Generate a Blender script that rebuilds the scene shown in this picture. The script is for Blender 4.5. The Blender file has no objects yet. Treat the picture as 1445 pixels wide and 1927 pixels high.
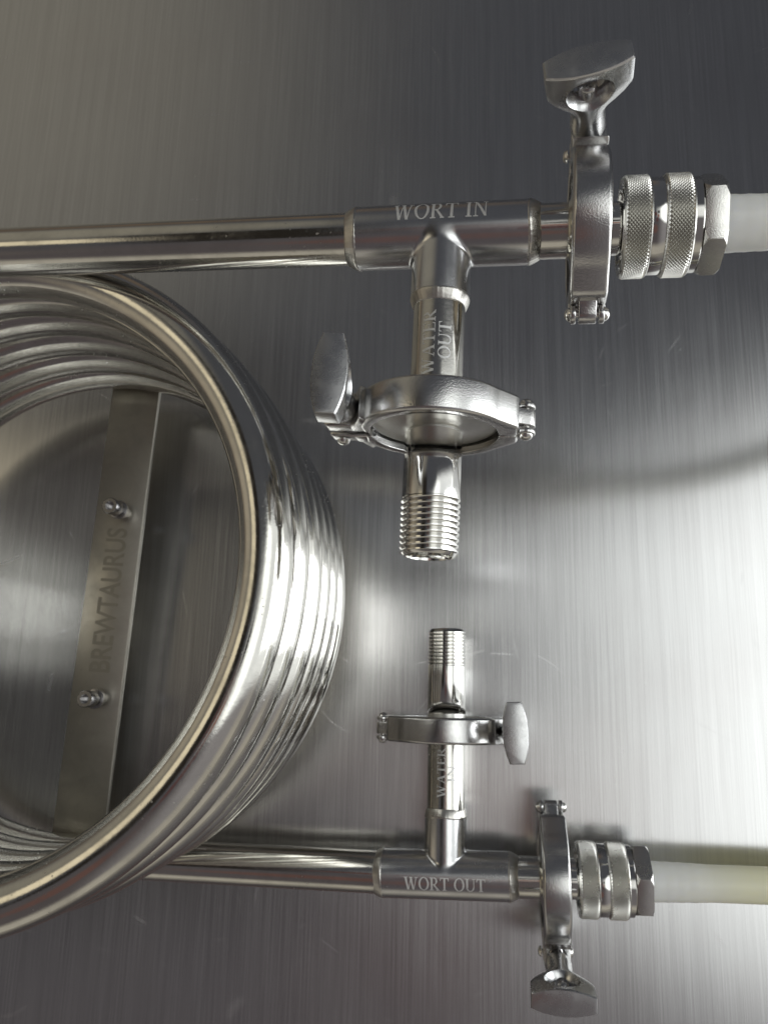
import bpy, bmesh, math, random
import numpy as np
from mathutils import Vector, Matrix
random.seed(4)
sc = bpy.context.scene
CM = 0.01
R = math.radians

# ------------------------------------------------------------------ camera
TABLE_Z = -19.05
cam_d = bpy.data.cameras.new("camera")
cam = bpy.data.objects.new("camera", cam_d)
sc.collection.objects.link(cam)
cm = Matrix(((0.99114505, 0.00547621, 0.13267066),
             (0.02465402, 0.97418649, -0.22439444),
             (-0.1304748, 0.2256783, 0.9654251))).to_4x4()
CAM = Vector((24.0649, -5.3779, 31.0274))
cm.translation = CAM * CM
cam.matrix_world = cm
cam_d.sensor_fit = 'VERTICAL'
cam_d.sensor_height = 24.0
cam_d.lens = 1519.09 / 1927 * 24.0
cam_d.clip_start = 0.01
cam_d.clip_end = 50
cam_d.dof.use_dof = True
cam_d.dof.focus_distance = 0.325
cam_d.dof.aperture_fstop = 13.0
sc.camera = cam

# ------------------------------------------------------------------ world: dim room light, as the steel mirrors it
w = bpy.data.worlds.new("World")
sc.world = w
w.use_nodes = True
wn, wl = w.node_tree.nodes, w.node_tree.links
wn.clear()


class NT:
    def __init__(s, nt):
        s.nt = nt

    def n(s, t, **k):
        x = s.nt.nodes.new(t)
        for a, b in k.items():
            setattr(x, a, b)
        return x

    def l(s, a, b):
        s.nt.links.new(a, b)

    def put(s, sock, v):
        if hasattr(v, 'default_value') or isinstance(v, bpy.types.NodeSocket):
            s.l(v, sock)
        else:
            sock.default_value = v

    def m(s, op, a, b=0.0, c=None):
        x = s.n('ShaderNodeMath', operation=op)
        s.put(x.inputs[0], a)
        s.put(x.inputs[1], b)
        if c is not None:
            s.put(x.inputs[2], c)
        return x.outputs[0]

    def ss(s, v, a, b, lo=0.0, hi=1.0):
        x = s.n('ShaderNodeMapRange', interpolation_type='SMOOTHSTEP')
        s.put(x.inputs['Value'], v)
        x.inputs['From Min'].default_value = a
        x.inputs['From Max'].default_value = b
        x.inputs['To Min'].default_value = lo
        x.inputs['To Max'].default_value = hi
        return x.outputs['Result']

    def mix(s, f, a, b, bt='MIX'):
        x = s.n('ShaderNodeMix', data_type='RGBA', blend_type=bt)
        s.put(x.inputs[0], f)
        for i, v in ((6, a), (7, b)):
            if isinstance(v, (tuple, list)):
                x.inputs[i].default_value = (*v, 1)
            else:
                s.l(v, x.inputs[i])
        return x.outputs[2]

    def noise(s, vec, scale, detail=4, rough=.5, dist=0):
        x = s.n('ShaderNodeTexNoise')
        s.l(vec, x.inputs['Vector'])
        x.inputs['Scale'].default_value = scale
        x.inputs['Detail'].default_value = detail
        x.inputs['Roughness'].default_value = rough
        x.inputs['Distortion'].default_value = dist
        return x.outputs['Fac']


W = NT(w.node_tree)
tc = W.n('ShaderNodeTexCoord')
sp = W.n('ShaderNodeSeparateXYZ')
W.l(tc.outputs['Generated'], sp.inputs[0])
X, Y, Z = sp.outputs


def blob(cx, cy, cz, a_in, a_out):
    """smooth disc of angular radius a_in..a_out (degrees) around a direction"""
    d = Vector((cx, cy, cz)).normalized()
    dp = W.n('ShaderNodeVectorMath', operation='DOT_PRODUCT')
    W.l(tc.outputs['Generated'], dp.inputs[0])
    dp.inputs[1].default_value = d
    return W.ss(dp.outputs['Value'], math.cos(R(a_out)), math.cos(R(a_in)))


def band(v, a0, a1, b0, b1):
    return W.m('MULTIPLY', W.ss(v, a0, a1), W.ss(v, b1, b0))


# walls and ceiling of the room: dim, with a broad bright skylit patch above and to the right
mul = lambda *a: a[0] if len(a) == 1 else W.m('MULTIPLY', a[0], mul(*a[1:]))
col = W.mix(W.ss(Y, -.50, .05), (.100, .088, .091), (.075, .078, .088))
col = W.mix(mul(W.ss(X, -.05, .45), W.ss(Y, -.1, -.35)), col, (.29, .275, .28))
col = W.mix(mul(W.ss(Z, .76, .42), W.ss(X, -.20, -.75), band(Y, -.62, -.20, .30, .52)), col, (.40, .35, .27))   # warm wall on the left
col = W.mix(blob(-.62, .66, .55, 6, 32), col, (.27, .25, .205))       # lit plaster, back left
col = W.mix(mul(W.ss(Z, .30, .0), W.ss(X, .3, -.2)), col, (.13, .10, .075))             # lower walls
col = W.mix(mul(W.ss(Z, .42, .12), W.ss(Y, -.25, -.6)), col, (.45, .42, .36))   # low glow added behind the camera to brighten flange cones and tubes
col = W.mix(mul(W.ss(X, -.43, -.56), band(Y, -.06, .06, .20, .32), W.ss(Z, .60, .72)), col, (.98, .86, .62))    # ceiling lamp glow
col = W.mix(mul(band(X, -.52, -.42, -.28, -.18), band(Y, -.28, -.18, .36, .46)), col, (.022, .019, .016))   # dark patch added overhead to darken the sheet inside the coil
Xm = W.m('MINIMUM', W.m('MAXIMUM', X, 0), .42)
Yc = W.m('SUBTRACT', Y, W.m('MULTIPLY', W.m('MULTIPLY', Xm, Xm), .8))
Yl = W.m('ADD', Y, W.m('MULTIPLY', Xm, .35))
col = W.mix(mul(W.ss(X, -.18, .05), W.ss(Yl, -.24, -.08), W.ss(Yc, .30, .10)), col, (.62, .625, .61))   # bright ceiling
col = W.mix(mul(W.ss(X, .04, .34), W.ss(Yl, -.24, -.08), W.ss(Yc, .27, .13)), col, (2.10, 2.16, 2.12))  # brighter towards the window
col = W.mix(mul(W.ss(X, .48, .66), band(Y, -.42, -.22, .30, .44), W.ss(Z, -.05, .05)), col, (1.05, 1.08, 1.08))   # window wall, lower down
col = W.mix(blob(.04, .04, 1, 1.5, 5.0), col, (.012, .011, .012))      # the dark phone overhead
col = W.mix(blob(-.14, -.03, 1, 1.5, 6), col, (.10, .05, .045))    # hands holding it
col = W.mix(blob(.02, -.115, 1, 1, 5), col, (.26, .12, .09))
col = W.mix(blob(-.045, -.27, 1, 2, 6.5), col, (.10, .05, .05))
col = W.mix(blob(-.15, -.55, .75, 4, 13), col, (.14, .08, .07))
bg = W.n('ShaderNodeBackground')
W.l(col, bg.inputs[0])
bg.inputs[1].default_value = 1.0
wo = W.n('ShaderNodeOutputWorld')
W.l(bg.outputs[0], wo.inputs[0])


# ------------------------------------------------------------------ lamps: the tall window to the right, a fainter one behind
def area(name, loc, target, sx, sy, power, color):
    d = bpy.data.lights.new(name, 'AREA')
    d.shape = 'RECTANGLE'
    d.size, d.size_y = sx, sy
    d.energy = power
    d.color = color
    o = bpy.data.objects.new(name, d)
    sc.collection.objects.link(o)
    o.location = loc
    o.rotation_euler = (Vector(target) - Vector(loc)).to_track_quat('-Z', 'Y').to_euler()
    return o


area("window_light", (1.5, .04, .32), (.2, .05, -.15), 1.05, .66, 9.0, (.95, .98, 1.0)).rotation_euler = (0, R(90), 0)

vs = sc.view_settings
vs.view_transform = 'Standard'
vs.look = 'None'
vs.exposure = 0.0
vs.gamma = 1
vs.use_curve_mapping = False


# ------------------------------------------------------------------ materials
def new_mat(name):
    m = bpy.data.materials.new(name)
    m.use_nodes = True
    t = NT(m.node_tree)
    b = m.node_tree.nodes['Principled BSDF']
    tc = t.n('ShaderNodeTexCoord')
    return m, t, b, tc.outputs['Object']


def scaled(t, vec, sx, sy, sz):
    x = t.n('ShaderNodeMapping')
    t.l(vec, x.inputs[0])
    x.inputs['Scale'].default_value = (sx, sy, sz)
    return x.outputs[0]


def bump(t, b, h, strength, dist):
    x = t.n('ShaderNodeBump')
    x.inputs['Strength'].default_value = strength
    x.inputs['Distance'].default_value = dist
    t.l(h, x.inputs['Height'])
    t.l(x.outputs[0], b.inputs['Normal'])


def steel(name, base, rough, smear=.10, bump_s=0.0, bump_scale=900, spots=0.0, aniso=0, wob=0.0):
    m, t, b, oc = new_mat(name)
    b.inputs['Metallic'].default_value = 1
    n1 = t.noise(oc, 45, 5, .6, .4)
    n2 = t.noise(oc, 260, 4, .7)
    c = t.mix(t.ss(n1, .35, .7), base, tuple(v * .84 for v in base))
    c = t.mix(t.m('MULTIPLY', t.ss(n2, .55, .8), .35), c, tuple(v * .72 for v in base))
    r = t.m('ADD', t.m('MULTIPLY', t.ss(n1, .3, .75), smear), rough)
    r = t.m('ADD', r, t.m('MULTIPLY', t.ss(n2, .45, .8), smear * .6))
    if spots:
        v = t.n('ShaderNodeTexVoronoi', feature='F1')
        t.l(oc, v.inputs['Vector'])
        v.inputs['Scale'].default_value = 330
        sp_ = t.ss(v.outputs['Distance'], .22, .08)
        msk = t.m('MULTIPLY', sp_, t.ss(t.noise(oc, 38, 2), .52, .66))
        r = t.m('ADD', r, t.m('MULTIPLY', msk, spots))
        c = t.mix(t.m('MULTIPLY', msk, .5), c, tuple(v_ * .6 for v_ in base))
    t.l(c, b.inputs['Base Color'])
    t.l(r, b.inputs['Roughness'])
    b.inputs['Anisotropic'].default_value = aniso
    h = None
    if bump_s:
        h = t.noise(oc, bump_scale, 3, .6)
        if wob:
            h = t.m('ADD', h, t.m('MULTIPLY', t.noise(oc, 60, 2), wob))
        bump(t, b, h, bump_s, .0002)
    return m


M_TUBE = steel("polished tube steel", (.67, .655, .61), .075, .11, .10, 700, .30, wob=2.5)
M_TEE = steel("brushed tee steel", (.62, .62, .62), .17, .10, .06, 1300, 0)
M_BRIGHT = steel("machined bright steel", (.74, .73, .70), .06, .05, .02, 900, 0)
M_WELD = steel("weld bead", (.62, .60, .56), .24, .14, .40, 750, 0)
M_TURNED = steel("satin turned steel", (.80, .79, .75), .30, .08, .03, 900, 0)
M_CAST = steel("cast clamp steel", (.60, .595, .585), .17, .07, .36, 1500, 0, wob=.5)
M_NUT = steel("tumbled wing nut steel", (.60, .60, .60), .20, .14, .12, 900, 0, wob=2.0)
M_PIN = steel("rivet steel", (.70, .69, .66), .13, .06, .05, 900, 0)
M_KNURL = steel("knurled nickel", (.66, .65, .61), .24, .06)
M_HEX = steel("hex nut nickel", (.68, .67, .64), .20, .08, .32, 1900, 0)
M_PLATE = steel("bracket plate steel", (.58, .55, .48), .33, .12, .05, 500, 0)
M_BOLT = steel("socket bolt steel", (.50, .49, .49), .20, .08, .03, 700, 0)


def etched():
    m, t, b, oc = new_mat("etched lettering")
    b.inputs['Metallic'].default_value = .55
    n = t.noise(oc, 900, 3)
    t.l(t.mix(n, (.78, .78, .76), (.54, .54, .53)), b.inputs['Base Color'])
    b.inputs['Roughness'].default_value = .55
    return m


M_ETCH = etched()
m_, t_, b_, o_ = new_mat("stamped lettering")
b_.inputs['Metallic'].default_value = 1
b_.inputs['Base Color'].default_value = (.40, .375, .315, 1)
b_.inputs['Roughness'].default_value = .45
M_STAMP = m_
m_, t_, b_, o_ = new_mat("black rubber seal")
b_.inputs['Base Color'].default_value = (.012, .012, .012, 1)
b_.inputs['Roughness'].default_value = .45
M_SEAL = m_


def silicone(name, c1, c2, c3, x0, x1):
    m, t, b, oc = new_mat(name)
    s = t.n('ShaderNodeSeparateXYZ')
    t.l(oc, s.inputs[0])
    f = t.ss(s.outputs[0], x0 * CM, x1 * CM)
    c = t.mix(f, c1, c2)
    c = t.mix(t.m('MULTIPLY', t.ss(t.noise(oc, 110, 4), .4, .75), .35), c, c3)
    t.l(c, b.inputs['Base Color'])
    b.inputs['Roughness'].default_value = .32
    b.inputs['Subsurface Weight'].default_value = .6
    b.inputs['Subsurface Radius'].default_value = (1, .95, .75)
    b.inputs['Subsurface Scale'].default_value = .015
    b.inputs['Specular IOR Level'].default_value = .45
    bump(t, b, t.noise(oc, 160, 3), .12, .0006)
    tr = t.n('ShaderNodeBsdfTranslucent')
    t.l(c, tr.inputs[0])
    mx = t.n('ShaderNodeMixShader')
    mx.inputs[0].default_value = .28
    t.l(b.outputs[0], mx.inputs[1])
    t.l(tr.outputs[0], mx.inputs[2])
    t.l(mx.outputs[0], m.node_tree.nodes['Material Output'].inputs[0])
    return m


M_HOSE_U = silicone("milky silicone", (.93, .94, .90), (.93, .94, .90), (.88, .90, .85), 30, 40)
M_HOSE_L = silicone("milky silicone yellowing", (.92, .93, .89), (.93, .91, .68), (.88, .88, .76), 33.0, 38)


def table_mat():
    m, t, b, oc = new_mat("brushed stainless sheet")
    b.inputs['Metallic'].default_value = 1
    g1 = t.noise(scaled(t, oc, 900, 9, 1), 1, 5, .65)
    g2 = t.noise(scaled(t, oc, 170, 2.5, 1), 1, 4, .6)
    g3 = t.noise(scaled(t, oc, 3200, 60, 1), 1, 3, .6)
    n = t.noise(oc, 9, 4, .6)
    c = t.mix(t.ss(g1, .25, .75), (.55, .55, .55), (.65, .65, .65))
    c = t.mix(t.m('MULTIPLY', t.ss(g2, .35, .7), .22), c, (.40, .39, .39))
    c = t.mix(t.m('MULTIPLY', t.ss(n, .45, .75), .12), c, (.42, .37, .36))
    # fine scratches: thin slices of a warped wave, broken up by noise
    scr = None
    for rot, sc_, th, seed in ((.5, 7.0, .0035, 3.1), (-.95, 5.0, .003, 7.7), (1.75, 6.0, .003, 11.0), (.15, 4.0, .0025, 21.0)):
        mp = t.n('ShaderNodeMapping')
        t.l(oc, mp.inputs[0])
        mp.inputs['Rotation'].default_value = (0, 0, rot)
        mp.inputs['Location'].default_value = (seed, seed * .7, 0)
        wv = t.n('ShaderNodeTexNoise')
        t.l(mp.outputs[0], wv.inputs['Vector'])
        wv.inputs['Scale'].default_value = sc_
        wv.inputs['Detail'].default_value = 0
        line = t.m('ABSOLUTE', t.m('SUBTRACT', wv.outputs['Fac'], .5))
        ln = t.m('MULTIPLY', t.ss(line, th, th * .2), t.ss(t.noise(mp.outputs[0], 30, 2), .56, .66))
        scr = ln if scr is None else t.m('MAXIMUM', scr, ln)
    c = t.mix(t.m('MULTIPLY', scr, .05), c, (.85, .85, .85))
    dust = t.n('ShaderNodeTexVoronoi', feature='F1')
    t.l(oc, dust.inputs['Vector'])
    dust.inputs['Scale'].default_value = 55
    dd = t.m('MULTIPLY', t.ss(dust.outputs['Distance'], .035, .015), t.ss(t.noise(oc, 25, 2), .55, .62))
    c = t.mix(t.m('MULTIPLY', dd, .5), c, (.9, .9, .9))
    t.l(c, b.inputs['Base Color'])
    r = t.m('ADD', .19, t.m('MULTIPLY', t.ss(g1, .2, .8), .04))
    r = t.m('ADD', r, t.m('MULTIPLY', scr, .05))
    r = t.m('ADD', r, t.m('MULTIPLY', t.ss(t.noise(oc, 10, 3, .5, .5), .35, .8), .03))
    t.l(r, b.inputs['Roughness'])
    b.inputs['Anisotropic'].default_value = .72
    cx = t.n('ShaderNodeCombineXYZ')
    cx.inputs[0].default_value = 1
    t.l(cx.outputs[0], b.inputs['Tangent'])
    h = t.m('ADD', t.m('MULTIPLY', g1, .6), t.m('MULTIPLY', g3, .5))
    bump(t, b, h, .10, .0002)
    return m


M_TABLE = table_mat()


# ------------------------------------------------------------------ mesh helpers (centimetres in, metres out)
def mesh_obj(name, verts, faces, mat, parent=None, mtx=None, sharp=None, smooth=True, bevel=None, segs=2, normals=None, base=None):
    vv = [Vector(v) for v in verts]
    if mtx is not None:
        vv = [mtx @ v for v in vv]
    if base is not None:
        vv = [v - base for v in vv]
    me = bpy.data.meshes.new(name)
    me.from_pydata([tuple(v * CM) for v in vv], [], faces)
    me.validate(clean_customdata=False)
    bm = bmesh.new()
    bm.from_mesh(me)
    bmesh.ops.recalc_face_normals(bm, faces=bm.faces)
    if bevel:
        ed = [e for e in bm.edges if len(e.link_faces) == 2 and e.calc_face_angle(0) > R(32)]
        bmesh.ops.bevel(bm, geom=ed, offset=bevel * CM, segments=segs, profile=.6, affect='EDGES', clamp_overlap=True)
    bm.to_mesh(me)
    bm.free()
    if smooth:
        me.shade_smooth()
        if sharp:
            me.set_sharp_from_angle(angle=R(sharp))
    me.materials.append(mat)
    if normals is not None:
        me.normals_split_custom_set_from_vertices([tuple(n) for n in normals])
    o = bpy.data.objects.new(name, me)
    sc.collection.objects.link(o)
    if parent:
        o.parent = parent
    return o


class Acc:
    """collects several shapes into one mesh"""
    def __init__(s):
        s.v, s.f = [], []

    def add(s, vf, mtx=None):
        v, f = vf
        k = len(s.v)
        s.v += [tuple((mtx @ Vector(p)) if mtx is not None else p) for p in v]
        s.f += [[i + k for i in q] for q in f]
        return s


def lathe(prof, seg=64, close=False):
    """profile [(x, r)] turned about the X axis; r may be 0 at the ends"""
    v, rows = [], []
    for x, r in prof:
        if r < 1e-6:
            v.append((x, 0, 0))
            rows.append([len(v) - 1] * seg)
        else:
            k = len(v)
            v += [(x, r * math.cos(2 * math.pi * i / seg), r * math.sin(2 * math.pi * i / seg)) for i in range(seg)]
            rows.append(list(range(k, k + seg)))
    f = []
    pr = list(zip(rows, rows[1:]))
    if close:
        pr.append((rows[-1], rows[0]))
    for a, b in pr:
        for i in range(seg):
            j = (i + 1) % seg
            q = []
            for idx in (a[i], a[j], b[j], b[i]):
                if idx not in q:
                    q.append(idx)
            if len(q) > 2:
                f.append(q)
    return v, f


def box(x0, x1, y0, y1, z0, z1):
    v = [(x, y, z) for x in (x0, x1) for y in (y0, y1) for z in (z0, z1)]
    f = [(0, 1, 3, 2), (4, 6, 7, 5), (0, 4, 5, 1), (2, 3, 7, 6), (0, 2, 6, 4), (1, 5, 7, 3)]
    return v, f


def prism(poly, h0, h1, axis='z'):
    n = len(poly)
    def P(a, b, h):
        return {'z': (a, b, h), 'x': (h, a, b), 'y': (a, h, b)}[axis]
    v = [P(a, b, h0) for a, b in poly] + [P(a, b, h1) for a, b in poly]
    f = [list(range(n))[::-1], list(range(n, 2 * n))]
    f += [(i, (i + 1) % n, n + (i + 1) % n, n + i) for i in range(n)]
    return v, f


def sweep(pts, rad, seg=32, cap=True):
    pts = [Vector(p) for p in pts]
    n = len(pts)
    rr = rad if isinstance(rad, (list, tuple)) else [rad] * n
    v, f = [], []
    up = Vector((0, 0, 1))
    prev = None
    for i, p in enumerate(pts):
        t = (pts[min(i + 1, n - 1)] - pts[max(i - 1, 0)]).normalized()
        if prev is None:
            a = t.cross(up).normalized()
        else:
            a = (prev - t * prev.dot(t)).normalized()
        prev = a
        b = t.cross(a)
        for k in range(seg):
            an = 2 * math.pi * k / seg
            v.append(tuple(p + (a * math.cos(an) + b * math.sin(an)) * rr[i]))
    for i in range(n - 1):
        for k in range(seg):
            j = (k + 1) % seg
            f.append((i * seg + k, i * seg + j, (i + 1) * seg + j, (i + 1) * seg + k))
    if cap:
        f.append(list(range(seg))[::-1])
        f.append([(n - 1) * seg + k for k in range(seg)])
    return v, f


def frame(origin, ex, ez_hint=(0, 0, 1), ey=None):
    ex = Vector(ex).normalized()
    if ey is not None:
        ey = Vector(ey)
        ey = (ey - ex * ey.dot(ex)).normalized()
        ez = ex.cross(ey)
    else:
        ez = Vector(ez_hint)
        ez = (ez - ex * ez.dot(ex)).normalized()
        ey = ez.cross(ex)
    m = Matrix((ex, ey, ez)).transposed().to_4x4()
    m.translation = Vector(origin)
    return m


def thing(name, label, cat, mtx, group=None):
    o = bpy.data.objects.new(name, None)
    o.empty_display_size = .01
    sc.collection.objects.link(o)
    m = mtx.copy()
    m.translation = mtx.translation * CM
    o.matrix_world = m
    o['label'] = label
    o['category'] = cat
    if group:
        o['group'] = group
    return o


def copy_tree(root, mtx, label, group=None):
    r = root.copy()
    sc.collection.objects.link(r)
    m = mtx.copy()
    m.translation = mtx.translation * CM
    r.matrix_world = m
    r['label'] = label
    if group:
        r['group'] = group

    def rec(src, dst):
        for ch in list(src.children):
            c = ch.copy()
            sc.collection.objects.link(c)
            c.parent = dst
            rec(ch, c)
    rec(root, r)
    return r


def boolean_diff(vf_a, cutters):
    """difference of closed meshes, returns verts (cm) and faces"""
    def mk(vf, nm):
        me = bpy.data.meshes.new(nm)
        me.from_pydata([tuple(p) for p in vf[0]], [], vf[1])
        bm = bmesh.new()
        bm.from_mesh(me)
        bmesh.ops.recalc_face_normals(bm, faces=bm.faces)
        bm.to_mesh(me)
        bm.free()
        o = bpy.data.objects.new(nm, me)
        sc.collection.objects.link(o)
        return o
    a = mk(vf_a, 'tmp_a')
    cs = []
    for c in cutters:
        o = mk(c, 'tmp_c')
        cs.append(o)
        md = a.modifiers.new('b', 'BOOLEAN')
        md.operation = 'DIFFERENCE'
        md.object = o
        md.solver = 'EXACT'
    dg = bpy.context.evaluated_depsgraph_get()
    dg.update()
    me = bpy.data.meshes.new_from_object(a.evaluated_get(dg))
    v = [tuple(x.co) for x in me.vertices]
    f = [list(p.vertices) for p in me.polygons]
    for o in [a] + cs:
        d = o.data
        bpy.data.objects.remove(o)
        bpy.data.meshes.remove(d)
    bpy.data.meshes.remove(me)
    return v, f


# ------------------------------------------------------------------ the steel sheet everything lies over
tv, tf = [], []
tbl = mesh_obj("steel_table", [(-160, -160, 0), (220, -160, 0), (220, 160, 0), (-160, 160, 0),
                               (-160, -160, -2), (220, -160, -2), (220, 160, -2), (-160, 160, -2)],
               [(0, 1, 2, 3), (7, 6, 5, 4), (0, 4, 5, 1), (1, 5, 6, 2), (2, 6, 7, 3), (3, 7, 4, 0)], M_TABLE, smooth=False)
tbl.location = (0, 0, TABLE_Z * CM)
tbl['kind'] = 'structure'

# ------------------------------------------------------------------ frames of the four fitting lines
UA0 = Vector((1.62, 14.20, .06))
UT = Vector((22.09, 13.46, .80))
UD = (Vector((34.79, 13.13, 1.25)) - UA0).normalized()
UB = (Vector((21.66, -.09, .80)) - UT).normalized()
LT = Vector((21.47, -14.55, -15.75))
LD = (Vector((37.85, -14.08, -15.75)) - Vector((10, -14.60, -15.75))).normalized()
LB = (Vector((21.46, -1.38, -15.75)) - LT).normalized()
BASE = Vector((0, 0, TABLE_Z))

chiller = thing("wort_chiller", "coiled stainless steel wort chiller whose tubes end in two tees above the brushed sheet", "wort chiller",
                Matrix.Translation(BASE))

# ---- coiled tube: helix plus the two straight tangent runs
Rc, PITCH, TR = 14.62, 2.427, 1.09
pts = []
for k in range(60):
    pts.append(UT + (UA0 - UT) * (k / 59) - UD * .0 + Vector((0, 0, 0)))
pts[0] = UT - UD * 2.6


def dR(turn):
    xs = [.5, 1, 1.5, 2, 3, 4, 5, 6, 7]
    ys = [-.02, -.10, 0, .16, .20, .10, .03, 0, 0]
    return float(np.interp(turn, xs, ys))


hel = []
ph0, ph1 = 118, 270 + 360 * 6
n = int((ph1 - ph0) / 2)
for i in range(n + 1):
    ph = ph0 + (ph1 - ph0) * i / n
    turn = (ph - 90) / 360
    rr = Rc + dR(turn)
    a = R(ph)
    hel.append(Vector((rr * math.cos(a), rr * math.sin(a), -PITCH * (ph - 90) / 360)))
s0 = pts[0]
line = [s0 + (UA0 - s0) * (k / 40) for k in range(41)]
gap = []
P0, P3 = line[-1], hel[0]
T0 = (line[-1] - line[-2]).normalized()
T3 = (hel[1] - hel[0]).normalized()
L_ = (P3 - P0).length / 3
for k in range(1, 24):
    t = k / 24
    b0, b1, b2, b3 = P0, P0 + T0 * L_, P3 - T3 * L_, P3
    gap.append(b0 * (1 - t) ** 3 + b1 * 3 * t * (1 - t) ** 2 + b2 * 3 * t * t * (1 - t) + b3 * t ** 3)
tail = [hel[-1] + (LT - LD * 2.6 - hel[-1]) * (k / 40) for k in range(1, 41)]
rads = [TR] * len(line) + [TR + .06 * k / len(gap) for k in range(len(gap))] + [1.15] * len(hel) + [max(TR, 1.15 - .02 * k) for k in range(len(tail))]
v, f = sweep(line + gap + hel + tail, rads, 44)
coil = mesh_obj("coiled_tube", v, f, M_TUBE, chiller, base=BASE)


# ---- tee bodies: smooth union of two cylinders, projected onto the exact surface
def make_tee(T, D, B, R1, R2, L1, L2, mtx):
    """in the tee's own frame: main along X, branch along direction b (local)"""
    inv = mtx.to_3x3().inverted()
    b = np.array(inv @ B)
    b /= np.linalg.norm(b)
    K = .18 if B.y < 0 else .11

    def F(p):
        dm = np.sqrt(p[:, 1] ** 2 + p[:, 2] ** 2) - R1
        t = p @ b
        q = p - np.outer(t, b)
        db = np.sqrt((q ** 2).sum(1)) - R2
        db = np.where(t > 0, db, np.sqrt((p ** 2).sum(1)) - R2 * .8)
        h = np.clip(.5 + .5 * (db - dm) / K, 0, 1)
        return db * (1 - h) + dm * h - K * h * (1 - h)

    def G(p):
        e = 1e-4
        g = np.stack([(F(p + np.eye(3)[k] * e) - F(p - np.eye(3)[k] * e)) / (2 * e) for k in range(3)], 1)
        return g / np.maximum(np.linalg.norm(g, axis=1, keepdims=True), 1e-9)
    a = Acc()
    a.add(lathe([(-L1, 0), (-L1, R1), (L1, R1), (L1, 0)], 48))
    zb = Vector(b)
    a.add(lathe([(0, 0), (0, R2), (L2, R2), (L2, 0)], 48), frame((0, 0, 0), zb))
    me = bpy.data.meshes.new('tmp')
    me.from_pydata(a.v, [], a.f)
    o = bpy.data.objects.new('tmp', me)
    sc.collection.objects.link(o)
    md = o.modifiers.new('r', 'REMESH')
    md.mode = 'VOXEL'
    md.voxel_size = .075
    dg = bpy.context.evaluated_depsgraph_get()
    dg.update()
    m2 = bpy.data.meshes.new_from_object(o.evaluated_get(dg))
    P = np.array([x.co for x in m2.vertices])
    fs = [list(q.vertices) for q in m2.polygons]
    bpy.data.objects.remove(o)
    bpy.data.meshes.remove(me)
    bpy.data.meshes.remove(m2)
    ok = (np.abs(P[:, 0]) < L1 - .06) & (P @ b < L2 - .06)
    Q = P[ok]
    for _ in range(7):
        Q = Q - G(Q) * F(Q)[:, None] * .9
    P[ok] = Q
    N = G(P)
    R3 = mtx.to_3x3()
    N = [R3 @ Vector(n_) for n_ in N]
    return [tuple(p) for p in P], fs, N


def collar(x0, x1, r_tube, r_big, mtx, up=True):
    """weld bead ring from the tube radius up to the fitting radius"""
    s = 1 if x1 > x0 else -1
    prof = [(x0 - s * .02, r_tube - .05)]
    for k in range(9):
        t = k / 8
        prof.append((x0 + (x1 - x0) * t, r_tube + (r_big + .006 - r_tube) * t + .012 * math.sin(math.pi * t)))
    prof.append((x1 + s * .07, r_big + .008))
    prof.append((x1 + s * .11, r_big - .03))
    v, f = lathe(prof, 96)
    out = []
    ph = random.random() * 9
    for (x, y, z) in v:
        an = math.atan2(z, y)
        k = 1 + .006 * math.sin(an * 34 + ph) + .006 * math.sin(an * 5 + ph) + .004 * math.sin(an * 57)
        out.append((x + .03 * math.sin(an * 3 + ph), y * k, z * k))
    o = mesh_obj("weld_bead", out, f, M_WELD, chiller, mtx, base=BASE)
    return o


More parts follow.
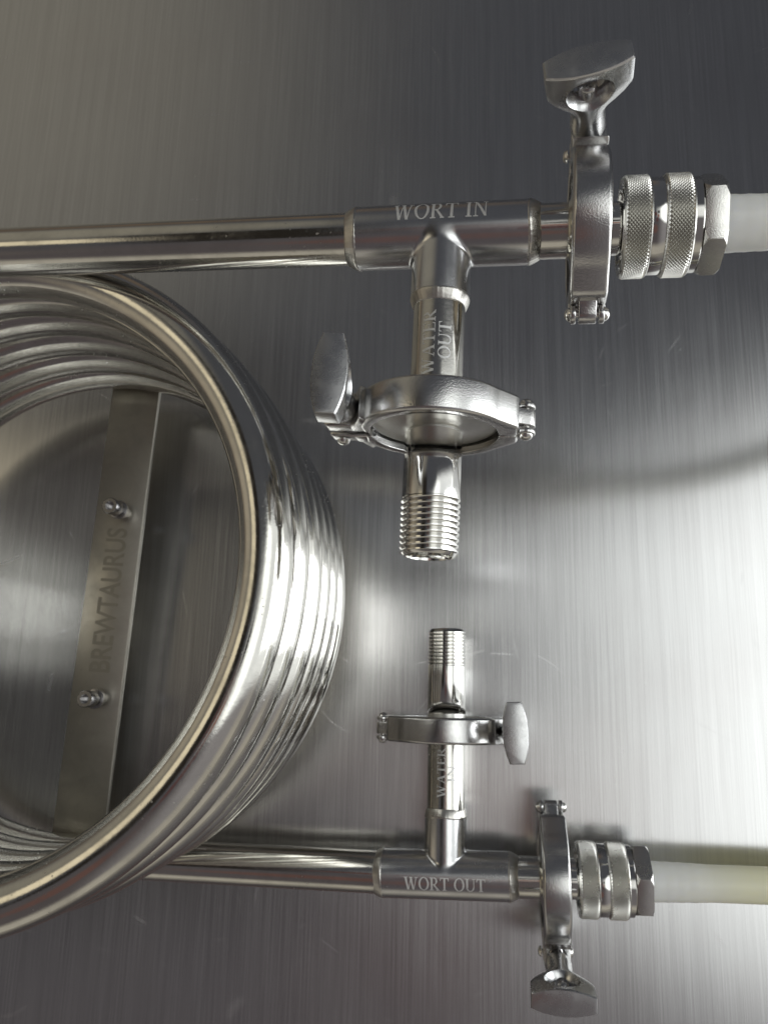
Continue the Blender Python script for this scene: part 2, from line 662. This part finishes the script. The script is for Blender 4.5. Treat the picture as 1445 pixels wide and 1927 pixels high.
# ------------------------------------------------------------------ lettering: roman capitals as thin etched film
def glyph(ch):
    TK, TN, SF = .15, .055, .05
    q = []                                           # quads of 4 (x,y)

    def bar(x0, y0, x1, y1, wd):                      # slanted bar of horizontal width wd
        q.append([(x0 - wd / 2, y0), (x0 + wd / 2, y0), (x1 + wd / 2, y1), (x1 - wd / 2, y1)])

    def hb(x0, x1, y, h):
        q.append([(x0, y), (x1, y), (x1, y + h), (x0, y + h)])

    def arc(cx, cy, rx, ry, a0, a1, thick_x, thick_y, n=14):
        for i in range(n):
            A, B_ = R(a0 + (a1 - a0) * i / n), R(a0 + (a1 - a0) * (i + 1) / n)
            q.append([(cx + rx * math.cos(A), cy + ry * math.sin(A)), (cx + rx * math.cos(B_), cy + ry * math.sin(B_)),
                      (cx + (rx - thick_x) * math.cos(B_), cy + (ry - thick_y) * math.sin(B_)),
                      (cx + (rx - thick_x) * math.cos(A), cy + (ry - thick_y) * math.sin(A))])
    wd = .7
    if ch == 'I':
        wd = .34
        bar(.17, SF, .17, 1 - SF, TK)
        hb(0, .34, 0, SF); hb(0, .34, 1 - SF, SF)
    elif ch == 'T':
        wd = .70
        bar(.35, SF, .35, .93, TK)
        hb(.18, .52, 0, SF); hb(.0, .70, .935, .065)
        q.append([(0, .76), (.03, .76), (.09, .93), (0, .93)])
        q.append([(.70, .76), (.67, .76), (.61, .93), (.70, .93)])
    elif ch == 'E':
        wd = .64
        bar(.16, SF, .16, 1 - SF, TK)
        hb(0, .62, 0, SF); hb(0, .60, 1 - SF, SF); hb(.24, .46, .50, SF)
        q.append([(.64, .22), (.61, .22), (.53, .05), (.62, .05)])
        q.append([(.60, .78), (.57, .78), (.50, .95), (.60, .95)])
        hb(.46, .49, .40, .24)
    elif ch == 'N':
        wd = .84
        bar(.15, SF, .15, .92, TN); bar(.70, .04, .70, 1 - SF, TN)
        bar(.15, .96, .69, .02, TK)
        hb(.02, .28, 0, SF); hb(0, .16, 1 - SF, SF); hb(.57, .83, 1 - SF, SF)
    elif ch == 'A':
        wd = .82
        bar(.12, SF, .40, .98, TN); bar(.66, SF, .43, .98, TK)
        hb(.0, .26, 0, SF); hb(.50, .82, 0, SF); hb(.24, .56, .34, SF)
    elif ch == 'W':
        wd = 1.14
        bar(.15, .95, .36, .0, TK); bar(.57, .95, .39, .0, TN)
        bar(.57, .95, .78, .0, TK); bar(1.00, .95, .81, .0, TN)
        hb(0, .30, 1 - SF, SF); hb(.44, .70, 1 - SF, SF); hb(.89, 1.14, 1 - SF, SF)
    elif ch == 'O':
        wd = .84
        arc(.42, .5, .42, .52, 0, 360, .145, .055, 36)
    elif ch == 'U':
        wd = .84
        bar(.16, .32, .16, 1 - SF, TK); bar(.69, .32, .69, 1 - SF, TN)
        arc(.40, .32, .315, .335, 180, 360, .11, .075, 18)
        hb(0, .31, 1 - SF, SF); hb(.57, .82, 1 - SF, SF)
    elif ch == 'R':
        wd = .78
        bar(.16, SF, .16, 1 - SF, TK)
        hb(0, .32, 0, SF); hb(0, .40, 1 - SF, SF); hb(.23, .40, .46, SF)
        arc(.37, .73, .25, .27, -90, 90, .135, .05, 14)
        bar(.34, .47, .66, .04, .155)
        hb(.56, .78, 0, SF)
    elif ch == ' ':
        wd = .30
    return q, wd


def text_quads(txt, track=.06):
    out, x = [], 0
    for ch in txt:
        q, wd = glyph(ch)
        for qq in q:
            out.append([(a + x, b - .5) for a, b in qq])
        x += wd + track
    x -= track
    return out, x


def wrap_text(txt, mtx, radius, length, height, ang0, off=0.0, flip=False, along0=0.0, name_parent=None, label=None):
    """text running along local X of a tube, capitals' up direction round the tube; ang0 = angle (deg) from +Z towards +Y"""
    quads, wdt = text_quads(txt)
    sx = length / wdt
    v, f = [], []
    NS = 5
    for qi, q in enumerate(quads):
        lift = .006 + .0006 * (qi % 9)
        k = len(v)
        for i in range(NS + 1):
            t = i / NS
            for e in (0, 1):
                if e == 0:
                    a = np.array(q[0]) * (1 - t) + np.array(q[3]) * t
                else:
                    a = np.array(q[1]) * (1 - t) + np.array(q[2]) * t
                s, u = (a[0] - wdt / 2) * sx, a[1] * height + off
                if flip:
                    s, u = -s, -u
                th = R(ang0) + u / radius
                rr = radius + lift
                v.append((along0 + s, rr * math.sin(th), rr * math.cos(th)))
        for i in range(NS):
            f.append((k + 2 * i, k + 2 * i + 1, k + 2 * i + 3, k + 2 * i + 2))
    o = mesh_obj("lettering", v, f, M_ETCH, name_parent, mtx, smooth=False, base=BASE)
    if label:
        o['label'] = label
    return o


def tube_part(name, x0, x1, r, mtx, mat, seg=64):
    v, f = lathe([(x0, r), (x1, r)], seg)
    return mesh_obj(name, v, f, mat, chiller, mtx, base=BASE)


def ferrule(x0, x1, r, mtx, name="ferrule"):
    """flared disc: tube radius r at x0, clamping face at x1"""
    s = 1 if x1 > x0 else -1
    L = abs(x1 - x0)
    prof = [(x0, r), (x0 + s * (L - .72), r), (x0 + s * (L - .64), r + .10), (x0 + s * (L - .45), 2.3), (x0 + s * (L - .40), 2.44), (x1, 2.45), (x1, 0)]
    return lathe(prof, 72)


def build_line(T, D, B, R1, R2, L1, L2, rt, txt_main, main_len, main_h, main_ang, txt_b, b_len, b_h, b_sign, bl, ml, rb):
    mt = frame(T, D, ey=(Vector((0, 1, 0))))
    mt2 = frame(T, D)
    P, fs, N = make_tee(T, D, B, R1, R2, L1, L2, mt2)
    tee = mesh_obj("tee_fitting", P, fs, M_TEE, chiller, mt2, base=BASE, normals=N)
    wrap_text(txt_main, mt2, R1, main_len, main_h, main_ang, name_parent=tee, label="%s etched along the tee" % txt_main)
    collar(-L1 - .42, -L1 - .02, rt, R1, mt2)
    collar(L1 + .42, L1 + .02, rt, R1, mt2)
    # end tube and ferrule to the horizontal clamp
    v, f = ferrule(L1 - .2, ml - .06, rt - .01, mt2)
    mesh_obj("end_tube", v, f, M_TUBE, chiller, mt2, base=BASE, sharp=30)
    # branch
    mb = frame(T, B)
    collar(L2 + .42, L2 + .02, rb, R2, mb)
    v, f = ferrule(L2 - .2, bl - .06, rb, mb)
    br = mesh_obj("branch_tube", v, f, M_TUBE, chiller, mb, base=BASE, sharp=30)
    # frame for branch text: read with the tops of the letters towards -x of the picture
    for k, (tx, ln, off) in enumerate(txt_b):
        up = -1 if B.y < 0 else 1
        m_t = frame(T, Vector((B.x, B.y, B.z)) * up)      # local X runs up the picture
        pos = L2 + .34 + (bl - L2) * .0
        along = up * tx_center(L2, bl, up, ln, tx)
        wrap_text(tx, m_t, rb, ln, b_h, 0, off=off, along0=along, name_parent=br, label="%s etched up the branch tube" % tx)
    return mt2, mb


def tx_center(L2, bl, up, ln, tx):
    return {('WATER', -1): 5.25, ('OUT', -1): 5.15, ('WATER', 1): 5.30, ('IN', 1): 5.25}[(tx, up)]


ML_U, BL_U = 5.84, 8.05
ML_L, BL_L = 5.70, 7.55
mU, mUb = build_line(UT, UD, UB, 1.30, 1.21, 3.57, 2.95, 1.11, "WORT IN", 3.85, .92, 20,
                     [("WATER", 2.75, .30), ("OUT", 1.55, -.34)], 2.4, .50, -1, BL_U, ML_U, 1.05)
mL, mLb = build_line(LT, LD, LB, 1.25, 1.14, 3.42, 3.00, 1.06, "WORT OUT", 4.25, .66, -12,
                     [("WATER", 2.6, .22), ("IN", .85, -.34)], 2.4, .45, 1, BL_L, ML_L, 1.03)

# ---- bracket plate under the coil, its stamped name and two tall socket bolts
PA, PB = Vector((1.19, 14.0, -15.75)), Vector((-.19, -13.4, -16.75))
ax = (PA - PB).normalized()
mp = frame((PA + PB) / 2, ax)
LP = (PA - PB).length / 2 + .5
v, f = box(-LP, LP, -1.62, 1.62, -.38, 0)
plate = mesh_obj("bracket_plate", v, f, M_PLATE, chiller, mp, base=BASE, bevel=.10, smooth=True, sharp=30)
tcu = bpy.data.curves.new("t", 'FONT')
tcu.body = "BREWTAURUS"
tcu.align_x = 'CENTER'
tcu.align_y = 'CENTER'
tcu.size = 1
tcu.offset = .018
to = bpy.data.objects.new("t", tcu)
sc.collection.objects.link(to)
dg = bpy.context.evaluated_depsgraph_get()
dg.update()
tm = bpy.data.meshes.new_from_object(to.evaluated_get(dg))
xs = [v_.co.x for v_ in tm.vertices]
ys = [v_.co.y for v_ in tm.vertices]
kx, ky = 8.9 / (max(xs) - min(xs)), 1.35 / (max(ys) - min(ys))
yc = (max(ys) + min(ys)) / 2
tvv = [(v_.co.x * kx - .15, (v_.co.y - yc) * ky, .012) for v_ in tm.vertices]
tff = [list(p.vertices) for p in tm.polygons]
bpy.data.objects.remove(to)
bpy.data.meshes.remove(tm)
lt = mesh_obj("lettering", tvv, tff, M_STAMP, plate, mp, smooth=False, base=BASE)
lt['label'] = "BREWTAURUS stamped along the plate"

for (bx, by, tilt) in ((1.15, 5.32, .02), (.55, -5.86, 0)):
    zt = -15.75 + (by - 14) / 27.4 * 1.0
    # shaft with neck, flange washer; turned about the vertical
    H = 2.05
    prof = [(zt - .75, 0), (zt - .75, .25), (zt - .70, .3), (zt - .01, .3), (zt + .02, .42), (zt + .35, .42), (zt + .36, .34), (zt + .50, .34), (zt + .52, .56), (zt + .82, .58), (zt + .85, .36), (zt + 1.2, .36),
            (zt + 1.22, .48), (zt + H - .08, .50), (zt + H, .45), (zt + H, .27), (zt + H - .45, .25), (zt + H - .45, 0)]
    v, f = lathe(prof, 36)
    mz = frame((bx, by, 0), (tilt * .3, -tilt, 1), ez_hint=(1, 0, 0))
    bolt = mesh_obj("bolt", v, f, M_BOLT, chiller, mz, base=BASE, sharp=35)

# ------------------------------------------------------------------ clamp (built once, then copied)
# local frame: X = axis of the joint, +Y towards the wing nut, -Y the hinge, Z = direction of the stud
WH = .69


def arc_pts(cx, cy, r, a0, a1, n):
    return [(cx + r * math.cos(R(a0 + (a1 - a0) * i / n)), cy + r * math.sin(R(a0 + (a1 - a0) * i / n))) for i in range(n + 1)]


def jaw_mesh(flip):
    """upper jaw (z > 0)"""
    # outer outline in (y, z), from the nut side over the top to the hinge side
    outer = [(2.80, .30), (2.84, .95), (2.72, 1.30)] + arc_pts(0, 0, 3.02, 27, 146, 40)[1:] + [(-3.22, .95), (-3.27, .80), (-3.27, .12)]

    def hit(th):
        d = Vector((math.cos(th), math.sin(th)))
        best = None
        for (p, q) in zip(outer, outer[1:]):
            p, q = Vector(p), Vector(q)
            e = q - p
            den = d.x * e.y - d.y * e.x
            if abs(den) < 1e-9:
                continue
            t = (p.x * e.y - p.y * e.x) / den
            u = (p.x * d.y - p.y * d.x) / den
            if -1e-6 <= u <= 1 + 1e-6 and t > 0:
                best = t if best is None else max(best, t)
        return best or 3.0
    a0, a1 = math.atan2(.30, 2.80), math.pi - math.atan2(.12, 3.27)
    n = 72
    v, f = [], []
    sec = [(-WH + .03, 2.50), (-WH, 2.56), (-WH, None), (-WH + .10, None), (WH - .10, None), (WH, None), (WH, 2.56), (WH - .03, 2.50), (.34, 2.74), (-.34, 2.74)]
    m = len(sec)
    for i in range(n + 1):
        th = a0 + (a1 - a0) * i / n
        ro = hit(th)
        for j, (x, r) in enumerate(sec):
            rr = r if r is not None else (ro if j in (3, 4) else ro - .10)
            v.append((x, rr * math.cos(th), rr * math.sin(th)))
    for i in range(n):
        for j in range(m):
            k = (j + 1) % m
            f.append((i * m + j, i * m + k, (i + 1) * m + k, (i + 1) * m + j))
    f.append(list(range(m))[::-1])
    f.append([n * m + j for j in range(m)])
    body = (v, f)
    # ear with a U-shaped seat for the wing nut
    ear = [(-.66, 2.6), (-.66, 4.10), (-.56, 4.24), (-.44, 4.24), (-.44, 3.62)] + \
          [(.44 * math.cos(R(a)), 3.55 - .44 * math.sin(R(a)) + .0) for a in range(180, -1, -20)] + \
          [(.44, 3.62), (.44, 4.24), (.56, 4.24), (.66, 4.10), (.66, 2.6)]
    a = Acc()
    a.add(body)
    parts = [a.v, a.f]
    return parts, prism(ear, .30, .92), None


def jaw(flip):
    (bv, bf), ear, _ = jaw_mesh(flip)
    a = Acc()
    s = Matrix.Diagonal((1, 1, -1 if flip else 1, 1))
    o_acc = Acc()
    # separately bevelled pieces merged into one mesh
    bm = bmesh.new()
    pieces = [((bv, bf), .045), (ear, .07)]
    # sloping web from ear up to the band
    web = [(2.55, .32), (3.25, .32), (3.18, .95), (3.0, 1.12), (2.86, 1.45), (2.70, 1.9), (2.45, 1.5)]
    wv = prism(web, -.675, .675, 'x')
    pieces.append((wv, .06))
    if not flip:      # centre tongue round the pin
        lug = [(-3.05, .10), (-3.05, .62), (-3.30, .52)] + [(-3.56 - .36 * math.sin(R(b)), .36 * math.cos(R(b))) for b in range(0, 181, 20)] + [(-3.3, -.20), (-3.2, .10)]
        pieces.append((prism(lug, -.33, .33, 'x'), .05))
    else:             # two fork ears
        for s_ in (-1, 1):
            lug = [(-3.05, .10), (-3.05, .62), (-3.30, .50)] + [(-3.56 - .36 * math.sin(R(b)), .36 * math.cos(R(b))) for b in range(0, 181, 20)] + [(-3.3, -.25), (-3.2, .10)]
            pieces.append((prism(lug, *sorted((s_ * .41, s_ * .63)), 'x'), .06))
    for (vf, bw) in pieces:
        me = bpy.data.meshes.new('tmp')
        me.from_pydata([tuple(p) for p in vf[0]], [], [list(q) for q in vf[1]])
        b2 = bmesh.new()
        b2.from_mesh(me)
        bmesh.ops.recalc_face_normals(b2, faces=b2.faces)
        ed = [e for e in b2.edges if len(e.link_faces) == 2 and e.calc_face_angle(0) > R(35)]
        bmesh.ops.bevel(b2, geom=ed, offset=bw, segments=3, profile=.5, affect='EDGES', clamp_overlap=True)
        b2.to_mesh(me)
        b2.free()
        a.add(([tuple(x.co) for x in me.vertices], [list(p.vertices) for p in me.polygons]), s)
        bpy.data.meshes.remove(me)
    bm.free()
    return a


def nut_mesh():
    # z, half length a (X), half width b (Y), end half width, barrel weight
    prof = [(.62, .26, .26, .2, 0), (.72, .46, .46, .3, 0), (.90, .60, .60, .4, 0), (1.15, .67, .67, .4, 0), (1.50, .65, .65, .4, 0), (1.95, .62, .62, .4, .0), (2.25, .62, .60, .4, .2),
            (2.55, .74, .60, .44, .6), (2.75, .92, .605, .42, .9), (3.05, 1.20, .61, .40, 1), (3.38, 1.45, .62, .37, 1), (3.52, 1.49, .625, .36, 1),
            (4.42, 1.50, .64, .36, 1), (4.50, 1.46, .60, .32, 1)]
    ns, ne = 22, 4
    v, f = [], []
    for (z, a, b, be, wt) in prof:
        ring = []
        for i in range(ns):
            x = -1 + 2 * i / ns
            ring.append((x, -1))
        for i in range(ne):
            ring.append((1, -1 + 2 * i / ne))
        for i in range(ns):
            ring.append((1 - 2 * i / ns, 1))
        for i in range(ne):
            ring.append((-1, 1 - 2 * i / ne))
        n = len(ring)
        for (x, y) in ring:
            an = math.atan2(y * be / b if abs(x) == 1 else y, x)
            cx_, cy_ = a * math.cos(an), b * math.sin(an)
            hb_ = be + (b - be) * (1 - abs(x) ** 2.1)
            bx_, by_ = a * x, hb_ * y
            v.append((cx_ * (1 - wt) + bx_ * wt, cy_ * (1 - wt) + by_ * wt, z))
    for k in range(len(prof) - 1):
        for i in range(n):
            j = (i + 1) % n
            f.append((k * n + i, k * n + j, (k + 1) * n + j, (k + 1) * n + i))
    f.append(list(range(n))[::-1])
    f.append([(len(prof) - 1) * n + i for i in range(n)])
    # conical windows through both sides
    cone, fc = lathe([(-1.2, 0), (-1.2, 1.42), (-.60, .88), (-.30, .72), (0, .60), (.30, .72), (.60, .88), (1.2, 1.42), (1.2, 0)], 56)
    cm_ = frame((0, 0, 3.42), (0, 1, 0)) @ Matrix.Diagonal((1, 1.0, .86, 1))
    cone = [tuple(cm_ @ Vector(p)) for p in cone]
    return boolean_diff((v, f), [(cone, fc)])


def make_clamp(mtx, label, group):
    root = thing("pipe_clamp", label, "clamp", mtx, group)
    for flip, nm in ((False, "upper_jaw"), (True, "lower_jaw")):
        a = jaw(flip)
        mesh_obj("jaw", a.v, a.f, M_CAST, root, sharp=34)
    prof = [(-.84, 0), (-.83, .10), (-.78, .19), (-.70, .25), (-.63, .27), (-.63, .13), (.63, .13), (.63, .27), (.70, .25), (.78, .19), (.83, .10), (.84, 0)]
    v, f = lathe(prof, 28)
    mesh_obj("hinge_pin", v, f, M_PIN, root, Matrix.Translation((0, -3.56, 0)), sharp=50)
    # stud, its pin and the wing nut
    prof = [(-.92, 0), (-.92, .30), (-.75, .38)]
    x = -.3
    prof += [(-.3, .38), (-.3, .31)]
    while x < 2.2:
        prof += [(x + .05, .335), (x + .10, .285)]
        x += .10
    prof += [(2.3, .335), (3.38, .36), (3.50, .33), (3.57, .22), (3.60, 0)]
    v, f = lathe(prof, 32)
    mesh_obj("stud", v, f, M_BOLT, root, frame((0, 3.62, 0), (0, 0, 1), ez_hint=(1, 0, 0)), sharp=50)
    v, f = lathe([(-.92, 0), (-.91, .12), (-.86, .22), (-.74, .27), (-.72, .12), (.72, .12), (.74, .27), (.86, .22), (.91, .12), (.92, 0)], 24)
    mesh_obj("stud_pin", v, f, M_PIN, root, Matrix.Translation((0, 3.72, -.62)), sharp=50)
    nv, nf = nut_mesh()
    nut = mesh_obj("wing_nut", nv, nf, M_NUT, root, bevel=.035, segs=2, sharp=28)
    nut.location = (0, 3.62 * CM, .22 * CM)
    return root


UP = Matrix.Scale(1.045, 4)


def clamp_frame(T, axis, dist, xdir, ydir):
    return frame(T + axis * dist, xdir, ey=ydir)


GC = "hinged clamps joining the fittings"
fa = clamp_frame(UT, UD, ML_U, UD, Vector((0, 1, 0))) @ UP
c_a = make_clamp(fa, "clamp standing upright between the WORT IN tee and its knurled coupling, wing nut at top", GC)
fb = clamp_frame(UT, UB, BL_U, -UB, Vector((-1, 0, 0)))
c_b = copy_tree(c_a, fb, "large sharp clamp lying under the WATER OUT tube, wing nut on its left", GC)
fc_ = clamp_frame(LT, LB, BL_L, -LB, Vector((1, 0, 0)))
c_c = copy_tree(c_a, fc_, "clamp lying above the WATER IN tube, wing nut on its right", GC)
fd = clamp_frame(LT, LD, ML_L, -LD, Vector((0, -1, 0)))
c_d = copy_tree(c_a, fd, "upright clamp beside the WORT OUT tee, wing nut hanging at the bottom edge", GC)


def turn_nut(root, deg, lean=0, leanx=0):
    for ch in root.children:
        if ch.name.startswith("wing_nut"):
            ch.rotation_euler = (R(leanx), R(lean), R(deg))
        elif ch.name.startswith("stud") and not ch.name.startswith("stud_pin"):
            q = Vector((0, 3.62 * CM, 0))
            ch.matrix_local = Matrix.Translation(q) @ Matrix.Rotation(R(lean), 4, 'Y') @ Matrix.Rotation(R(leanx), 4, 'X') @ Matrix.Translation(-q)


turn_nut(c_a, 9, -4)
turn_nut(c_b, -2, 0, 4)
turn_nut(c_c, 3, -1, -1)
turn_nut(c_d, -2, 0, -11)


# ------------------------------------------------------------------ threaded nipples
def make_nipple(mtx, label, neck, smooth_len, thread_len, r, pitch, nm="threaded_nipple"):
    root = thing(nm, label, "threaded nipple", mtx, "threaded pipe nipples")
    x = .06
    prof = [(.05, 0), (.05, 2.45), (.30, 2.47), (.34, 2.41), (.36, 2.30), (.48, 1.32), (.51, 1.14), (.56, 1.05), (neck + .02, 1.04)]
    v, f = lathe(prof, 80)
    mesh_obj("flange", v, f, M_TURNED, root, sharp=35)
    prof = [(neck - .02, .98), (neck, r - .03), (neck + .05, r), (neck + smooth_len, r), (neck + smooth_len + .02, r - .09)]
    v, f = lathe(prof, 80)
    mesh_obj("barrel", v, f, M_BRIGHT, root, sharp=35)
    # helical thread as a swept profile
    x0 = neck + smooth_len
    nt = int(thread_len / pitch)
    seg = 64
    v, f = [], []
    steps = nt * seg + seg
    prof = [(-.5, -.085), (-.12, .0), (.12, .0), (.5, -.085)]
    rows = []
    for i in range(steps + 1):
        a = 2 * math.pi * i / seg
        tt = i / seg
        tap = -.02 * (tt / nt)
        xc = x0 + pitch * (tt - .5) + pitch * .5
        row = []
        for dx, dr in prof:
            rr = r + .012 + tap + dr
            xx = min(max(xc + dx * pitch, x0), x0 + thread_len)
            v.append((xx, rr * math.cos(a), rr * math.sin(a)))
            row.append(len(v) - 1)
        rows.append(row)
    for a_, b_2 in zip(rows, rows[1:]):
        for j in range(3):
            f.append((a_[j], a_[j + 1], b_2[j + 1], b_2[j]))
    mesh_obj("thread", v, f, M_BRIGHT, root, sharp=25)
    e = x0 + thread_len
    prof = [(e - .02, r - .075), (e + .05, r - .12), (e + .10, r - .17), (e + .10, r - .24), (e - .1, r - .27), (neck, r - .27), (.2, r - .3), (.2, 0)]
    v, f = lathe(prof, 64)
    mesh_obj("mouth", v, f, M_BRIGHT, root, sharp=30)
    return root


fn = frame(UT + UB * BL_U, UB)
make_nipple(fn, "large sharp threaded pipe nipple pointing down out of the WATER OUT clamp", .66, 2.64, 2.12, 1.13, .225)
fn2 = frame(LT + LB * BL_L, LB)
make_nipple(fn2, "smaller blurred threaded pipe nipple pointing up out of the WATER IN clamp", .85, 2.62, 1.98, 1.07, .20)


# ------------------------------------------------------------------ knurled quick couplings
def knurl(x0, x1, r):
    """ring covered in small four-sided pyramids between crossing grooves"""
    NC, NR = 78, 7
    v, f = [], []

    def ring(x, rad, n=NC * 2, ph=0.0):
        k = len(v)
        for i in range(n):
            a = 2 * math.pi * (i + ph) / n
            v.append((x, rad * math.cos(a), rad * math.sin(a)))
        return k

    def strip(a_, b_, n):
        for i in range(n):
            j = (i + 1) % n
            f.append((a_ + i, a_ + j, b_ + j, b_ + i))
    n2 = NC * 2
    low, high = r - .055, r + .022
    e = [ring(x0, r - .32), ring(x0, r - .07), ring(x0 + .045, r - .03)]
    strip(e[0], e[1], n2); strip(e[1], e[2], n2)
    xa, xb = x0 + .06, x1 - .06
    dx = (xb - xa) / NR
    # groove crossings: rows k = 0..2*NR at half steps; (row + column) even = groove crossing, odd = peak
    rows = []
    for k in range(2 * NR + 1):
        x = xa + dx * k / 2
        base_k = len(v)
        for i in range(n2):
            a = 2 * math.pi * i / n2
            rr = low if (i + k) % 2 == 0 else high
            if k in (0, 2 * NR):
                rr = r - .03
            v.append((x, rr * math.cos(a), rr * math.sin(a)))
        rows.append(base_k)
    strip(e[2], rows[0], n2)
    for k in range(2 * NR):
        for i in range(n2):
            j = (i + 1) % n2
            a_, b_2, c_2, d_2 = rows[k] + i, rows[k] + j, rows[k + 1] + j, rows[k + 1] + i
            if (i + k) % 2 == 0:
                f.append((a_, b_2, c_2)); f.append((a_, c_2, d_2))
            else:
                f.append((a_, b_2, d_2)); f.append((b_2, c_2, d_2))
    g = [ring(x1 - .045, r - .03), ring(x1, r - .07), ring(x1, r - .32)]
    strip(rows[-1], g[0], n2); strip(g[0], g[1], n2); strip(g[1], g[2], n2)
    return v, f


def make_coupling(mtx, label):
    """x = 0 at the clamp's mid plane"""
    root = thing("hose_coupling", label, "hose coupling", mtx, "knurled hose couplings")
    g0 = 1.22
    # ferrule and stub
    prof = [(.05, 0), (.05, 2.45), (.40, 2.46), (.45, 2.36), (.58, 1.6), (.66, 1.12), (.74, 1.0), (g0 + .6, 1.0)]
    v, f = lathe(prof, 72)
    mesh_obj("stub", v, f, M_BRIGHT, root, sharp=35)
    # hollow mouth of the sleeve with seal
    prof = [(g0 + .75, .95), (g0 + .30, 1.02), (g0 + .22, 1.30), (g0 + .02, 1.36), (g0 - .02, 1.42), (g0 - .03, 1.56), (g0 + .06, 1.62)]
    v, f = lathe(prof, 72)
    mesh_obj("sleeve_mouth", v, f, M_BRIGHT, root, sharp=40)
    v, f = lathe([(g0 + .34, .98), (g0 + .26, 1.06), (g0 + .26, 1.22), (g0 + .34, 1.3)], 60)
    mesh_obj("seal", v, f, M_SEAL, root)
    kv = knurl(g0, g0 + 1.0, 1.88)
    k1 = mesh_obj("knurled_ring", kv[0], kv[1], M_KNURL, root, sharp=12)
    v, f = lathe([(g0 + .95, 1.76), (g0 + 1.0, 1.78), (g0 + 1.52, 1.78), (g0 + 1.55, 1.76)], 80)
    mesh_obj("sleeve", v, f, M_BRIGHT, root, sharp=40)
    k2 = k1.copy()
    sc.collection.objects.link(k2)
    k2.parent = root
    k2.location = (1.48 * CM, 0, 0)
    v, f = lathe([(g0 + 2.40, 1.74), (g0 + 2.74, 1.74), (g0 + 2.78, 1.70), (g0 + 2.81, 1.2)], 80)
    mesh_obj("sleeve", v, f, M_BRIGHT, root, sharp=40)
    # hexagon nut, chamfered
    hx0, hx1 = g0 + 2.80, g0 + 3.62
    hexp = [(1.88 * math.cos(R(60 * i + 17)), 1.88 * math.sin(R(60 * i + 17))) for i in range(6)]
    hv, hf = prism(hexp, hx0, hx1, 'x')
    # chamfer by intersecting with a barrel: difference with its complement ring
    ringp = [(hx0 - .3, 2.6), (hx0 - .3, 1.45), (hx0 + .22, 1.92), (hx1 - .20, 1.92), (hx1 + .3, 1.45), (hx1 + .3, 2.6)]
    rv, rf = lathe(ringp, 72, close=True)
    hv, hf = boolean_diff((hv, hf), [(rv, rf)])
    mesh_obj("hex_nut", hv, hf, M_HEX, root, bevel=.02, segs=2, sharp=25)
    v, f = lathe([(hx1 - .05, 1.2), (hx1 + .04, 1.18), (hx1 + .07, 1.05), (hx1 + .02, .9)], 60)
    mesh_obj("collar", v, f, M_BRIGHT, root, sharp=40)
    return root, hx1


fq = frame(UT + UD * ML_U, UD) @ UP
cp, HX = make_coupling(fq, "upper knurled steel coupling with hex nut holding the white hose beside the WORT IN clamp")
fq2 = frame(LT + LD * ML_L, LD)
copy_tree(cp, fq2, "lower knurled steel coupling with hex nut holding the yellowing hose beside the WORT OUT clamp", "knurled hose couplings")
for nm in ():
    pass


# ------------------------------------------------------------------ hoses
def hose(mtx, label, mat, droop, sway, r, group):
    start = HX - .25
    pts, rr = [], []
    L = 75
    N = 420
    p = Vector((start, 0, 0))
    T = mtx.translation
    x = 0
    zend = TABLE_Z + r + .02
    for i in range(N + 1):
        s = L * i / N
        q = mtx @ Vector((start + s, 0, 0))
        t = max(0, s - 2.0)
        z = q.z - droop * t * t * .5 / (1 + t * .055)
        z = max(z, zend) if z < zend else z
        q.z = z
        q.y += sway * t * t * .004
        pts.append(q)
        b = 0
        if s < 3.2:                                      # the barbs inside push the hose out a little
            b = .018 * (.5 + .5 * math.cos(s * 2 * math.pi / .62)) * (1 if s < 2.6 else (3.2 - s) / .6) + .09 * max(0, 1 - s / 3.6)
        rr.append(r + b)
    for _ in range(60):
        pts = [pts[0], pts[1]] + [(pts[i - 1] + pts[i] * 2 + pts[i + 1]) / 4 for i in range(2, N)] + [pts[-1]]
    v, f = sweep(pts, rr, 36)
    base = Vector(pts[0])
    o = mesh_obj("silicone_hose", [Vector(a) for a in v], f, mat)
    o['label'] = label
    o['category'] = "hose"
    return o


hose(fq, "upper milky white silicone hose leaving the WORT IN coupling", M_HOSE_U, .10, 3.4, 1.01, None)
hose(fq2, "lower milky hose turning pale yellow, leaving the WORT OUT coupling", M_HOSE_L, .012, -.4, .90, None)
